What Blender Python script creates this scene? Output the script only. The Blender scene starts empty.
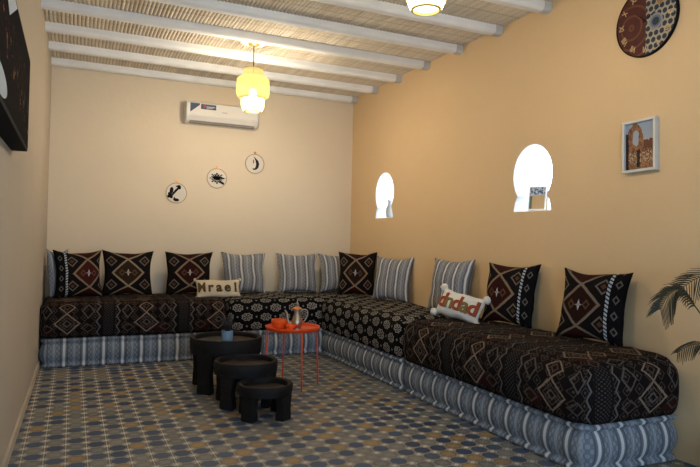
import bpy, math, random
from mathutils import Vector, Matrix, noise
C = bpy.context.scene.collection
PI = math.pi
random.seed(7)

# ------------------------------------------------------------------ node helpers
class N:
    """a tiny wrapper so that procedural patterns can be written as formulas"""
    def __init__(s, nt, sock): s.nt, s.s = nt, sock
    def _m(s, op, *a):
        n = s.nt.nodes.new('ShaderNodeMath'); n.operation = op
        for i, x in enumerate((s,) + a):
            if isinstance(x, N): s.nt.links.new(x.s, n.inputs[i])
            else: n.inputs[i].default_value = x
        return N(s.nt, n.outputs[0])
    def __add__(s, o): return s._m('ADD', o)
    __radd__ = __add__
    def __sub__(s, o): return s._m('SUBTRACT', o)
    def __rsub__(s, o): return (s * -1) + o
    def __mul__(s, o): return s._m('MULTIPLY', o)
    __rmul__ = __mul__
    def __truediv__(s, o): return s._m('DIVIDE', o)
    def abs(s): return s._m('ABSOLUTE')
    def floor(s): return s._m('FLOOR')
    def fract(s): return s._m('FRACT')
    def sin(s): return s._m('SINE')
    def cos(s): return s._m('COSINE')
    def sqrt(s): return s._m('SQRT')
    def lt(s, v): return s._m('LESS_THAN', v)
    def gt(s, v): return s._m('GREATER_THAN', v)
    def min(s, o): return s._m('MINIMUM', o)
    def max(s, o): return s._m('MAXIMUM', o)
    def pmod(s, p): return s._m('FLOORED_MODULO', p)
    def rep(s, p): return s._m('FLOORED_MODULO', p) - p / 2      # repeat, centred
    def between(s, a, b): return s.gt(a) * s.lt(b)
    def atan2(s, o): return s._m('ARCTAN2', o)

def col(c): return tuple(c) + (1,) if len(c) == 3 else tuple(c)

class M:
    def __init__(s, name, rough=.8, spec=.3):
        s.m = bpy.data.materials.new(name); s.m.use_nodes = True
        s.nt = s.m.node_tree; s.b = s.nt.nodes['Principled BSDF']
        s.b.inputs['Roughness'].default_value = rough
        s.b.inputs['Specular IOR Level'].default_value = spec
    def new(s, t): return s.nt.nodes.new(t)
    def coords(s, kind='UV'):
        t = s.new('ShaderNodeTexCoord'); sp = s.new('ShaderNodeSeparateXYZ')
        s.nt.links.new(t.outputs[kind], sp.inputs[0])
        s.vec = t.outputs[kind]
        return [N(s.nt, o) for o in sp.outputs]
    def vec3(s, x, y, z=0):
        c = s.new('ShaderNodeCombineXYZ')
        for i, v in enumerate((x, y, z)):
            if isinstance(v, N): s.nt.links.new(v.s, c.inputs[i])
            else: c.inputs[i].default_value = v
        return c.outputs[0]
    def noise(s, vec, scale, detail=3, rough=.5):
        n = s.new('ShaderNodeTexNoise'); n.inputs['Scale'].default_value = scale
        n.inputs['Detail'].default_value = detail; n.inputs['Roughness'].default_value = rough
        s.nt.links.new(vec, n.inputs['Vector']); return N(s.nt, n.outputs[0])
    def white(s, x, y):
        n = s.new('ShaderNodeTexWhiteNoise'); n.noise_dimensions = '2D'
        s.nt.links.new(s.vec3(x, y), n.inputs['Vector']); return N(s.nt, n.outputs['Value'])
    def mix(s, f, a, b):
        n = s.new('ShaderNodeMix'); n.data_type = 'RGBA'
        for i, v in ((0, f), (6, a), (7, b)):
            if isinstance(v, N): s.nt.links.new(v.s, n.inputs[i])
            elif isinstance(v, bpy.types.NodeSocket): s.nt.links.new(v, n.inputs[i])
            elif i == 0: n.inputs[0].default_value = v
            else: n.inputs[i].default_value = col(v)
        return n.outputs[2]
    def scale(s, c, f):      # colour times scalar
        n = s.new('ShaderNodeVectorMath'); n.operation = 'SCALE'
        s.nt.links.new(c, n.inputs[0])
        if isinstance(f, N): s.nt.links.new(f.s, n.inputs['Scale'])
        else: n.inputs['Scale'].default_value = f
        return n.outputs[0]
    def base(s, c):
        if isinstance(c, bpy.types.NodeSocket): s.nt.links.new(c, s.b.inputs['Base Color'])
        else: s.b.inputs['Base Color'].default_value = col(c)
        return s
    def bump(s, h, strength=.3, dist=.01):
        n = s.new('ShaderNodeBump'); n.inputs['Strength'].default_value = strength
        n.inputs['Distance'].default_value = dist
        s.nt.links.new(h.s, n.inputs['Height']); s.nt.links.new(n.outputs[0], s.b.inputs['Normal'])
        return s

def plain(name, c, rough=.6, spec=.4, metal=0, var=.12, vscale=8, bump=0):
    m = M(name, rough, spec); m.coords('Object')
    n = m.noise(m.vec, vscale)
    m.base(m.mix(n, [x * (1 - var) for x in c], [min(1, x * (1 + var)) for x in c]))
    m.b.inputs['Metallic'].default_value = metal
    if bump: m.bump(m.noise(m.vec, vscale * 8), bump, .003)
    return m.m

def plaster(name, c, c2):
    m = M(name, .9, .15); m.coords('Object')
    big = m.noise(m.vec, .9, 4, .6); fine = m.noise(m.vec, 22, 4, .65)
    m.base(m.mix(big * .75 + fine * .25, c, c2))
    m.bump(m.noise(m.vec, 14, 5, .6), .22, .01); return m.m

# --- walls, ceiling, floor
MAT = {}
MAT['ochre'] = plaster('ochre plaster', (.66, .47, .26), (.74, .55, .33))
MAT['cream'] = plaster('cream plaster', (.72, .61, .45), (.79, .69, .53))
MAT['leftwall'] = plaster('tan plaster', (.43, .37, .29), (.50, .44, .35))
MAT['whitewash'] = plain('whitewashed timber', (.86, .87, .86), .75, .2, var=.12, vscale=5, bump=.15)
MAT['niche'] = plain('white limewash', (.86, .84, .80), .9, .1, var=.03)
MAT['beamend'] = plain('grey beam end', (.55, .57, .56), .9, .1)  # greyer tone at the right wall end of each beam
def cane():
    m = M('split cane', .8, .2); x, y, z = m.coords('Object')
    n = m.noise(m.vec, 9, 4)
    k = m.white((x / .036).floor(), 3.0)
    c = m.mix(k, (.58, .49, .37), (.76, .69, .57))
    wire = (y.rep(.22)).abs().lt(.006)
    c = m.mix(wire, c, (.30, .23, .15))
    m.base(m.mix(n * .6, c, (.72, .66, .54))); return m.m
MAT['cane'] = cane()
def floor_tiles():
    m = M('patterned cement tile', .55, .25); x, y, z = m.coords('Object')
    p = .126
    i, j = (x / p).floor(), (y / p).floor()
    a, b = x.rep(p).abs() / (p / 2), y.rep(p).abs() / (p / 2)
    octo = a.max(b).max((a + b) * .70)
    rnd = m.white(i, j); rnd2 = m.white(i + 31, j + 17)
    par = (i + j).pmod(2.0).lt(.5)
    grey = m.mix(rnd2, (.13, .15, .165), (.25, .25, .235))
    blue = m.mix(rnd2, (.022, .055, .14), (.055, .105, .20))
    och = m.mix(rnd2, (.44, .26, .075), (.33, .205, .085))
    isb = (rnd.lt(.80) * par).max(rnd.lt(.10))
    iso = rnd.between(.56, .84) * (1 - par)
    cell = m.mix(isb, m.mix(iso, grey, och), blue)
    # fine lace of the tile between the octagons
    lace = ((x * 250).sin() * (y * 250).sin()).gt(.1)
    ground = m.mix(lace, (.47, .455, .41), (.34, .325, .285))
    star = (a.max(b)).gt(.90) * (a.min(b)).gt(.70)
    line = a.max(b).between(.86, .93)
    ground = m.mix(line, ground, (.085, .07, .05))
    ground = m.mix(star, ground, (.72, .71, .67))
    ring = octo.between(.79, .88)
    c = m.mix(octo.lt(.80), ground, cell)
    c = m.mix(ring, c, (.15, .14, .12))
    petal = ((a - b).abs().lt(.10) + octo.between(.34, .42)).min(1) * octo.lt(.6) * (1 - isb)
    c = m.mix(petal * .5, c, (.40, .37, .30))
    wear = m.noise(m.vec, 2.2, 5, .65)
    c = m.mix(wear * .25, c, (.25, .235, .20))
    m.base(c)
    m.b.inputs['Roughness'].default_value = .5
    return m.m
MAT['floor'] = floor_tiles()

# --- textiles
TAN, BLK = (.24, .17, .11), (.006, .005, .005)
def kilim_cushion(name, ox, side, inner, tan=TAN):
    m = M(name, .95, .08); u, v, _ = m.coords('UV')
    u = u * 2 - 1; v = v * 2 - 1
    x = u - ox; ax, av = x.abs(), v.abs()
    wob = m.noise(m.vec, 60, 1) * .05 - .025
    d = ax / .66 + av / .66 + wob
    c = m.mix(m.noise(m.vec, 30), BLK, (.014, .010, .010))
    top = av - ax * .62 - .60
    c = m.mix(top.gt(.02), c, (.035, .010, .008))
    c = m.mix(((top + wob * .6).abs().lt(.042)) * ax.lt(.75), c, tan)
    d2 = (ax - .66).abs() / .25 + (av - .52).abs() / .25
    c = m.mix(d2.between(.72, .98), c, [t * 1.05 for t in (.15, .12, .10)])
    c = m.mix(d2.lt(.36), c, (.09, .045, .025))
    c = m.mix(d.lt(1.0), c, tan)
    c = m.mix(d.lt(.84), c, (.045, .02, .014))
    c = m.mix(d.lt(.78), c, inner)
    d3 = (ax - .24).abs() / .12 + av / .15
    c = m.mix(d3.between(.5, 1.0), c, [inner[0] * .5 + .09, inner[1] * .5 + .05, .03])
    d4 = (ax / .05 + av / .16)
    c = m.mix(d4.lt(1), c, (.45, .45, .48))
    d5 = (ax / .13 + av / .04)
    c = m.mix(d5.lt(1), c, (.30, .28, .30))
    if side:
        w = u * side
        c = m.mix(w.gt(.50), c, (.007, .006, .007))
        dash = ((v + w * .5) * 9).fract().gt(.38) * w.between(.53, .62)
        c = m.mix(dash, c, (.42, .47, .52))
        e = (w - .80).abs() / .10 + (v.rep(.42)).abs() / .13
        c = m.mix(e.between(.55, 1.0), c, (.12, .11, .10))
    th = ((u * 190).sin() * .5 + .5)
    m.base(m.scale(c, th * .35 + .75))
    m.bump(th, .25, .002); return m.m
MAT['kil_a'] = kilim_cushion('kilim cloth maroon with left braid', .32, -1, (.055, .012, .010))
MAT['kil_b'] = kilim_cushion('kilim cloth brown', 0, 0, (.032, .020, .010), (.28, .22, .15))
MAT['kil_c'] = kilim_cushion('kilim cloth maroon', 0, 0, (.032, .009, .008))
MAT['kil_d'] = kilim_cushion('kilim cloth corner', -.05, 0, (.020, .012, .009), (.24, .17, .11))
MAT['kil_e'] = kilim_cushion('kilim cloth maroon with right braid', -.28, 1, (.032, .009, .007))
MAT['kil_f'] = kilim_cushion('kilim cloth dark with right braid', -.24, 1, (.024, .009, .007), (.20, .155, .12))

def stripe_cloth(name, per, ca, cb, wht, scale_u=1.0, off=0.0):
    m = M(name, .9, .1); u, v, _ = m.coords('UV')
    s = ((u * scale_u + off) / per).fract()
    dam = ((u * scale_u * 6.283 / per * 5).sin() * (v * 110 * (1 if scale_u == 1 else scale_u)).sin())
    c = m.mix(s.between(.22, .78) * dam.gt(.1), ca, cb)
    c = m.mix(s.between(.14, .20).max(s.between(.80, .86)), c, [x * .62 for x in ca])
    c = m.mix(s.between(.44, .56) * dam.lt(.25), c, [x * 1.25 for x in cb])
    c = m.mix((s - .5).abs().gt(.435), c, wht)
    c = m.mix((s - .5).abs().gt(.42) * 0, c, wht)
    n = m.noise(m.vec, 90, 2)
    m.base(m.scale(c, n * .3 + .85)); m.bump(n, .2, .002); return m.m
MAT['base'] = stripe_cloth('striped mattress cloth', .195, (.165, .19, .225), (.25, .285, .325), (.62, .64, .65))
MAT['stripe'] = stripe_cloth('striped cushion cloth', .165, (.205, .21, .22), (.30, .305, .315), (.60, .60, .58), .6, .08)
MAT['stripe2'] = stripe_cloth('striped cushion cloth blue', .15, (.185, .195, .22), (.28, .29, .31), (.66, .66, .64), .6, .03)

def seat_kilim():
    m = M('kilim seat cover', .95, .08); u, v, _ = m.coords('UV')
    P = .80
    x = (u + .12).rep(P); ax = x.abs(); y = v.pmod(.42)
    wob = m.noise(m.vec, 45, 1) * .14 - .07
    c = m.mix(m.noise(m.vec, 14), BLK, (.013, .009, .009))
    tan = m.mix(m.noise(m.vec, 7, 2), (.12, .11, .10), (.32, .22, .145))
    red = m.noise(m.vec, 3.3, 1)
    fill = (u.rep(.10).abs() + v.rep(.084).abs()) / .05 + wob
    c = m.mix(fill.between(.62, .82), c, m.mix(m.noise(m.vec, 9, 1), (.03, .027, .025), (.10, .06, .04)))
    c = m.mix(fill.lt(.25), c, (.06, .05, .045))
    blob = ax.between(.0, .22) * y.between(.04, .13)
    c = m.mix(blob * red.gt(.55), c, (.030, .010, .008))
    d1 = ax / .135 + (y - .15).abs() / .115 + wob
    d2 = ax / .085 + (y - .325).abs() / .075 + wob
    c = m.mix(d1.between(.84, 1.0), c, tan)
    c = m.mix(d1.between(.22, .36) + d1.between(.56, .62), c, (.11, .09, .075))
    c = m.mix(d2.between(.80, 1.0), c, tan)
    c = m.mix(d2.between(.3, .45), c, (.10, .06, .04))
    d3 = (ax - .205).abs() / .065 + (y - .28).abs() / .085 + wob
    c = m.mix(d3.between(.78, 1.0), c, (.095, .085, .075))
    d4 = (ax - .20).abs() / .07 + (y - .10).abs() / .05 + wob
    c = m.mix(d4.between(.7, 1.0), c, (.07, .055, .045))
    tri = (y.rep(.11).abs() / .055) * .035
    z = (ax - .285 - tri).abs()
    c = m.mix(z.lt(.007), c, (.12, .11, .105))
    div = ax.gt(.335)
    dots = ((u * 210).sin() * (v * 230).sin()).gt(.3)
    c = m.mix(div, c, (.010, .008, .008))
    c = m.mix(div * dots * ax.gt(.35), c, (.055, .048, .045))
    band = (y - .40).abs().lt(.012) * (u * 130).sin().gt(-.2)
    c = m.mix(band, c, (.07, .035, .02))
    th = (u * 900).sin() * .5 + .5
    m.base(m.scale(c, th * .25 + .85)); m.bump(m.noise(m.vec, 60), .3, .004); return m.m
MAT['seat_kilim'] = seat_kilim()

def medallion():
    m = M('black cloth with pale medallions', .92, .1); u, v, _ = m.coords('UV')
    cx, cy = .235, .112
    row = (v / cy).floor(); sh = row.pmod(2.0) * (cx / 2)
    x = (u + sh).rep(cx); y = v.rep(cy)
    r = ((x / .066) * (x / .066) + (y / .046) * (y / .046)).sqrt()
    th = y.atan2(x * .7)
    pet = (th * 8).cos() * .10
    c = m.mix(m.noise(m.vec, 20), (.004, .004, .005), (.009, .008, .009))
    pale = m.mix(m.noise(m.vec, 6, 1), (.20, .19, .18), (.46, .43, .36))
    e = r + pet
    c = m.mix(e.lt(1.0), c, pale)
    c = m.mix(e.between(.66, .80), c, (.02, .02, .02))
    c = m.mix(e.lt(.66) * (((th * 6).sin()).gt(.0)), c, (.035, .03, .03))
    c = m.mix(r.between(.14, .26), c, (.02, .02, .02))
    xx = (x.abs() - cx / 2).abs(); dd = xx / .014 + y.abs() / .014
    c = m.mix(dd.lt(1), c, (.26, .25, .23))
    m.base(c); m.bump(m.noise(m.vec, 60), .25, .003); return m.m
MAT['medal'] = medallion()
MAT['ecru'] = plain('ecru pillow cotton', (.74, .64, .46), .95, .05, var=.06, vscale=30, bump=.3)
MAT['white_cotton'] = plain('white pillow cotton', (.82, .78, .70), .95, .05, var=.06, vscale=30, bump=.3)
MAT['letter_brown'] = plain('brown tufted yarn', (.13, .075, .028), .95, .05)
MAT['letter_red'] = plain('rust red tufted yarn', (.36, .085, .035), .95, .05)
MAT['letter_olive'] = plain('olive tufted yarn', (.24, .17, .07), .95, .05)
MAT['blackwood'] = plain('black stained wood', (.010, .009, .009), .6, .2, var=.5, vscale=14, bump=.2)
MAT['blackwood_in'] = plain('dark brown worn wood', (.018, .012, .010), .5, .3, var=.5, vscale=10)
MAT['red'] = plain('orange red lacquered metal', (.85, .085, .010), .35, .35, var=.08)
MAT['redcup'] = plain('orange red glaze', (.90, .11, .012), .3, .4, var=.1)
MAT['silver'] = plain('engraved silver metal', (.50, .42, .32), .28, .6, metal=1, var=.2, vscale=60, bump=.5)
MAT['copper'] = plain('copper', (.70, .32, .14), .35, .6, metal=1)
MAT['bluepot'] = plain('grey blue glazed ceramic', (.20, .32, .44), .35, .5)
MAT['succ'] = plain('dark succulent leaf', (.035, .028, .030), .5, .4)
MAT['soil'] = plain('soil', (.04, .03, .02), .95, .1)
MAT['acwhite'] = plain('white plastic', (.74, .72, .67), .35, .5, var=.02)
MAT['acdark'] = plain('grey plastic slot', (.22, .20, .18), .6, .3)
MAT['acblue'] = plain('dark blue sticker', (.03, .06, .12), .4, .5)
MAT['acred'] = plain('red print', (.5, .05, .04), .5, .4)
MAT['brass'] = plain('brass', (.72, .50, .14), .35, .5, metal=.8)
MAT['cord'] = plain('dark cord', (.10, .05, .03), .8, .2)
MAT['hoopwood'] = plain('light bamboo', (.45, .32, .18), .6, .3)
MAT['linen'] = plain('white linen', (.74, .69, .60), .95, .05, var=.04)
MAT['ink'] = plain('black embroidery thread', (.012, .012, .014), .9, .1)
MAT['frame'] = plain('pale grey painted wood', (.62, .62, .58), .6, .3)
MAT['palmleaf'] = plain('dark dry palm leaf', (.030, .030, .018), .6, .3, var=.4, vscale=20)
MAT['palmstem'] = plain('palm stem', (.06, .055, .02), .6, .3)
MAT['terracotta'] = plain('terracotta', (.30, .12, .06), .8, .2)
MAT['gold'] = plain('gold paint', (.55, .38, .18), .5, .4)
MAT['black'] = plain('black', (.008, .008, .009), .8, .1)
MAT['winframe'] = plain('window frame wood', (.40, .36, .30), .6, .3)
MAT['baseboard'] = plain('pale baseboard', (.50, .43, .33), .7, .2)

def shade_mat(nm, tlc, es, op):
    m = M(nm, .7, .2); x, y, z = m.coords('UV')
    hole = ((x * 34).fract().between(.30, .95)) * ((y * 9).fract().between(.25, .95))
    nt = m.nt; em = m.new('ShaderNodeEmission'); em.inputs[0].default_value = (1, .79, .24, 1); em.inputs[1].default_value = es
    tr = m.new('ShaderNodeBsdfTransparent'); tl = m.new('ShaderNodeBsdfTranslucent'); tl.inputs[0].default_value = col(tlc)
    ad = m.new('ShaderNodeAddShader'); mx = m.new('ShaderNodeMixShader')
    nt.links.new(em.outputs[0], ad.inputs[0]); nt.links.new(tl.outputs[0], ad.inputs[1])
    f = hole * op
    nt.links.new(f.s, mx.inputs[0]); nt.links.new(ad.outputs[0], mx.inputs[1]); nt.links.new(tr.outputs[0], mx.inputs[2])
    nt.links.new(mx.outputs[0], nt.nodes['Material Output'].inputs[0]); return m.m
MAT['shade'] = shade_mat('woven rattan shade', (.016, .012, .003), .62, .50)
MAT['shade_low'] = shade_mat('brighter glow rattan shade', (.10, .085, .035), .9, .85)  # same rattan as above, stronger glow set into it near the bulb
def glow(name, c, s):
    m = M(name); em = m.new('ShaderNodeEmission'); em.inputs[0].default_value = col(c); em.inputs[1].default_value = s
    m.nt.links.new(em.outputs[0], m.nt.nodes['Material Output'].inputs[0]); return m.m
MAT['bulb'] = glow('lit bulb glass', (1, .86, .55), 14)

MAT['glow_disc'] = glow('added glow disc', (1, .93, .78), 2.2)  # added glowing disc that makes the lamp's lower opening read white
def clock_face():
    m = M('clock face half red leather half mosaic', .5, .3); x, y, z = m.coords('Object')  # local: X right, Z up
    n = m.noise(m.vec, 16, 4)
    red = m.mix(n, (.035, .007, .005), (.10, .020, .012))
    rr = (((x + .12) * (x + .12) + (z + .02) * (z + .02)).sqrt() * 90).sin()
    red = m.mix(rr.gt(.75), red, (.13, .045, .022))
    p = .045
    sh = (z / p).floor().pmod(2.0) * (p / 2)
    a = (x + sh).rep(p); b = z.rep(p)
    d = (a * a + b * b).sqrt()
    mos = m.mix(d.lt(.0185), m.mix(n, (.30, .25, .18), (.42, .38, .30)), (.02, .03, .05))
    q = ((x - .085) * (x - .085) + (z + .03) * (z + .03)).sqrt()
    mos = m.mix(q.lt(.058), mos, (.22, .23, .24)); mos = m.mix(q.lt(.042), mos, (.10, .14, .20)); mos = m.mix(q.lt(.028), mos, (.02, .03, .05))
    q2 = ((x - .12) * (x - .12) + (z - .10) * (z - .10)).sqrt()
    mos = m.mix(q2.lt(.022), mos, (.30, .17, .06))
    m.base(m.mix(x.gt(.004), red, mos)); return m.m
MAT['clock'] = clock_face()
def ruin_print():
    m = M('printed view of a mud brick gateway', .5, .2); u, v, _ = m.coords('UV')
    wob = m.noise(m.vec, 7, 4, .7); wob2 = m.noise(m.vec3(u * 5 + 3, v * 5), 1.4, 4, .7); u = u + (wob - .5) * .16; v = v + (wob2 - .5) * .14
    n = m.noise(m.vec, 9, 5, .7); n2 = m.noise(m.vec, 22, 3)
    sky = m.mix(v, (.42, .40, .38), (.25, .32, .42))
    rock = m.mix((n - .5) * 2.2 + .5, (.02, .008, .006), (.42, .20, .085))
    hill = (v - .55 - n * .12).lt(0) * u.gt(.5)
    arch = ((u - .33) / .30 * ((u - .33) / .30) + (v - .55) / .45 * ((v - .55) / .45)).lt(1)
    hole = ((u - .36) / .11 * ((u - .36) / .11) + (v - .66) / .17 * ((v - .66) / .17)).lt(1)
    c = m.mix(hill, sky, (.12, .045, .025))
    c = m.mix(arch.max(v.lt(.32)), c, rock); c = m.mix(hill * n2.gt(.52) * v.lt(.42), c, (.34, .17, .085))
    c = m.mix(hole, c, sky)
    c = m.mix((v - .25).abs().lt(.12) * n2.gt(.55), c, (.42, .34, .24))
    c = m.mix(u.lt(.10) * v.lt(.8), c, (.03, .012, .01))
    c = m.mix(((u - .45).abs().lt(.06)) * v.between(.05, .42), c, (.02, .012, .01))
    m.base(c); return m.m
MAT['ruin'] = ruin_print()
def card_print():
    m = M('small printed view', .4, .3); u, v, _ = m.coords('UV'); n = m.noise(m.vec, 7, 4, .7)
    c = m.mix(n, (.45, .22, .07), (.55, .42, .24)); c = m.mix(v.gt(.64), c, (.50, .50, .50))
    c = m.mix(v.gt(.66) * n.gt(.50), c, (.05, .09, .15)); c = m.mix(u.lt(.18) * v.lt(.6), c, (.14, .16, .08))
    m.base(c); return m.m
MAT['card'] = card_print()
def dark_print():
    m = M('dark printed panel', .9, .03); y, z, _ = m.coords('UV')    # u along the wall, v up, metres
    n = m.noise(m.vec3(y * 14, z * 1.8), 1.6, 4, .6); n2 = m.noise(m.vec, 16, 3)
    c = m.mix(n.gt(.64) * z.between(.20, .42), (.005, .004, .005), (.13, .11, .11))
    c = m.mix(n.between(.53, .56) * z.between(.2, .42), c, (.035, .012, .010))
    spark = n2.gt(.62) * (z - .30 + y * .13).abs().lt(.07)
    c = m.mix(spark, c, (.22, .10, .035))
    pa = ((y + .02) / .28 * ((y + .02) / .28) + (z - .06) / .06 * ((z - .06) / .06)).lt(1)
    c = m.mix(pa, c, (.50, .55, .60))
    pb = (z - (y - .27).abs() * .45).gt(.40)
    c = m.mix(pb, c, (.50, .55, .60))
    m.base(c); return m.m
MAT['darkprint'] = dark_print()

# ------------------------------------------------------------------ mesh helpers
def obj(name, verts, faces, mat, parent=None, uv=None, smooth=False, mats=None, fm=None, loc=None, bevel=0, seg=2, sub=0):
    me = bpy.data.meshes.new(name); me.from_pydata([tuple(v) for v in verts], [], faces)
    if uv is not None:
        l = me.uv_layers.new(name='UVMap')
        for poly in me.polygons:
            for li in poly.loop_indices:
                l.data[li].uv = uv(me.loops[li].vertex_index, poly.index) if callable(uv) else uv[me.loops[li].vertex_index]
    for m in ([mat] if mats is None else mats): me.materials.append(MAT[m])
    if fm: 
        for p, k in zip(me.polygons, fm): p.material_index = k
    if smooth: me.polygons.foreach_set('use_smooth', [True] * len(me.polygons))
    me.update()
    o = bpy.data.objects.new(name, me); C.objects.link(o)
    if parent: o.parent = parent
    if loc: o.location = loc
    if bevel:
        b = o.modifiers.new('bevel', 'BEVEL'); b.width = bevel; b.segments = seg; b.limit_method = 'ANGLE'
        if not smooth: me.polygons.foreach_set('use_smooth', [True] * len(me.polygons)); b.harden_normals = True
    if sub: s = o.modifiers.new('sub', 'SUBSURF'); s.levels = s.render_levels = sub
    return o

def tag(o, label=None, cat=None, group=None, kind=None):
    if label: o['label'] = label
    if cat: o['category'] = cat
    if group: o['group'] = group
    if kind: o['kind'] = kind
    return o
def struct(o): o['kind'] = 'structure'; return o
def thing(name, label, cat, loc=(0, 0, 0), rz=0, group=None, tilt=0, roll=0):
    o = bpy.data.objects.new(name, None); C.objects.link(o); o.empty_display_size = .1
    o.location = loc; o.rotation_mode = 'XYZ'
    o.rotation_euler = (math.radians(tilt), math.radians(roll), math.radians(rz))
    return tag(o, label, cat, group)

class B:      # mesh builder
    def __init__(s): s.v, s.f, s.m, s.cur = [], [], [], 0
    def add(s, vs, fs):
        k = len(s.v); s.v += [Vector(x) for x in vs]; s.f += [tuple(i + k for i in f) for f in fs]; s.m += [s.cur] * len(fs)
    def box(s, x0, x1, y0, y1, z0, z1):
        s.add([(x, y, z) for z in (z0, z1) for y in (y0, y1) for x in (x0, x1)],
              [(0, 2, 3, 1), (4, 5, 7, 6), (0, 1, 5, 4), (2, 6, 7, 3), (0, 4, 6, 2), (1, 3, 7, 5)])
    def lathe(s, prof, n=32, c=(0, 0, 0), closed=False):
        vs, fs = [], []; k = len(prof)
        for i in range(n):
            a = 2 * PI * i / n
            for r, z in prof: vs.append((c[0] + r * math.cos(a), c[1] + r * math.sin(a), c[2] + z))
        for i in range(n):
            j = (i + 1) % n
            for t in range(k if closed else k - 1):
                t2 = (t + 1) % k
                fs.append((i * k + t, j * k + t, j * k + t2, i * k + t2))
        if not closed:
            if prof[0][0] > 1e-6: fs.append(tuple(i * k for i in reversed(range(n))))
            if prof[-1][0] > 1e-6: fs.append(tuple(i * k + k - 1 for i in range(n)))
        s.add(vs, fs)
    def tube(s, pts, r, n=8, flat=1.0, up=Vector((0, 0, 1))):
        pts = [Vector(p) for p in pts]; rs = r if isinstance(r, (list, tuple)) else [r] * len(pts)
        vs, fs = [], []
        for i, p in enumerate(pts):
            t = (pts[min(i + 1, len(pts) - 1)] - pts[max(i - 1, 0)]).normalized()
            a = t.cross(up)
            if a.length < 1e-3: a = t.cross(Vector((0, 1, 0)))
            a.normalize(); b = a.cross(t).normalized()
            for k in range(n):
                an = 2 * PI * k / n; vs.append(p + a * math.cos(an) * rs[i] + b * math.sin(an) * rs[i] * flat)
        for i in range(len(pts) - 1):
            for k in range(n):
                fs.append((i * n + k, i * n + (k + 1) % n, (i + 1) * n + (k + 1) % n, (i + 1) * n + k))
        fs.append(tuple(reversed(range(n)))); fs.append(tuple(range((len(pts) - 1) * n, len(pts) * n)))
        s.add(vs, fs)
    def prism(s, pts2, d0, d1, ax='y'):      # polygon given as (a, b) extruded along ax
        n = len(pts2)
        def mk(a, b, d): return {'y': (a, d, b), 'x': (d, a, b), 'z': (a, b, d)}[ax]
        s.add([mk(a, b, d0) for a, b in pts2] + [mk(a, b, d1) for a, b in pts2],
              [tuple(range(n)), tuple(reversed(range(n, 2 * n)))] + [(i, i + n, (i + 1) % n + n, (i + 1) % n) for i in range(n)])
    def sphere(s, c, r, n=12, m=8, sc=(1, 1, 1)):
        prof = [(math.sin(PI * i / m), -math.cos(PI * i / m)) for i in range(m + 1)]
        vs, fs = [], []
        for i in range(n):
            for a, z in prof:
                an = 2 * PI * i / n; vs.append((c[0] + r * sc[0] * a * math.cos(an), c[1] + r * sc[1] * a * math.sin(an), c[2] + r * sc[2] * z))
        k = m + 1
        for i in range(n):
            for t in range(m): fs.append((i * k + t, ((i + 1) % n) * k + t, ((i + 1) % n) * k + t + 1, i * k + t + 1))
        s.add(vs, fs)
    def build(s, name, mat, parent=None, **k):
        if isinstance(mat, (list, tuple)): return obj(name, s.v, s.f, None, parent, mats=mat, fm=s.m, **k)
        return obj(name, s.v, s.f, mat, parent, **k)

def spline(P, n=8):
    P = [Vector(p) for p in P]; out = []
    for i in range(len(P) - 1):
        p0, p1, p2, p3 = P[max(i - 1, 0)], P[i], P[i + 1], P[min(i + 2, len(P) - 1)]
        for k in range(n):
            t = k / n
            out.append(.5 * ((2 * p1) + (p2 - p0) * t + (2 * p0 - 5 * p1 + 4 * p2 - p3) * t * t + (3 * p1 - p0 - 3 * p2 + p3) * t ** 3))
    return out + [P[-1]]

_dg = None
def text_mesh(body, size, ext, spacing=1.0):
    c = bpy.data.curves.new('t', 'FONT'); c.body = body; c.size = size; c.extrude = ext; c.bevel_depth = ext * .8
    c.align_x = 'CENTER'; c.align_y = 'CENTER'; c.space_character = spacing; c.offset = size * .012; c.resolution_u = 4
    o = bpy.data.objects.new('t', c); C.objects.link(o)
    me = bpy.data.meshes.new_from_object(o.evaluated_get(bpy.context.evaluated_depsgraph_get()))
    vs = [v.co.copy() for v in me.vertices]; fs = [tuple(p.vertices) for p in me.polygons]
    bpy.data.objects.remove(o); bpy.data.curves.remove(c); bpy.data.meshes.remove(me)
    return vs, fs

# ------------------------------------------------------------------ the room
XR, D, Y0, ZB, ZC = 3.727, 8.19, -1.3, 3.432, 3.525
def XL(y): return -.274 - .0143 * (8.17 - y)
b = B(); b.add([(-.6, Y0 - .1, 0), (XR + .1, Y0 - .1, 0), (XR + .1, D + .1, 0), (-.6, D + .1, 0)], [(0, 1, 2, 3)])
struct(b.build('floor', 'floor'))
b = B(); b.add([(-.5, D, 0), (XR + .02, D, 0), (XR + .02, D, ZC + .05), (-.5, D, ZC + .05)], [(0, 1, 2, 3)])
struct(b.build('wall_back', 'cream'))
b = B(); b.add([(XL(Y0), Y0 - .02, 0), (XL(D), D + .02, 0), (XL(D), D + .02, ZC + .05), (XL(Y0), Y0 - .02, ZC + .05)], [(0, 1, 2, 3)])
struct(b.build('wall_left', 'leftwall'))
b = B()
for k in range(1): b.add([(XL(Y0), Y0, 0), (XL(D), D, 0), (XL(D) + .014, D, 0), (XL(Y0) + .014, Y0, 0), (XL(Y0), Y0, .075), (XL(D), D, .075), (XL(D) + .014, D, .07), (XL(Y0) + .014, Y0, .07)],
        [(4, 5, 6, 7), (3, 7, 6, 2), (0, 3, 2, 1)])
struct(b.build('baseboard_left', 'baseboard'))
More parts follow.
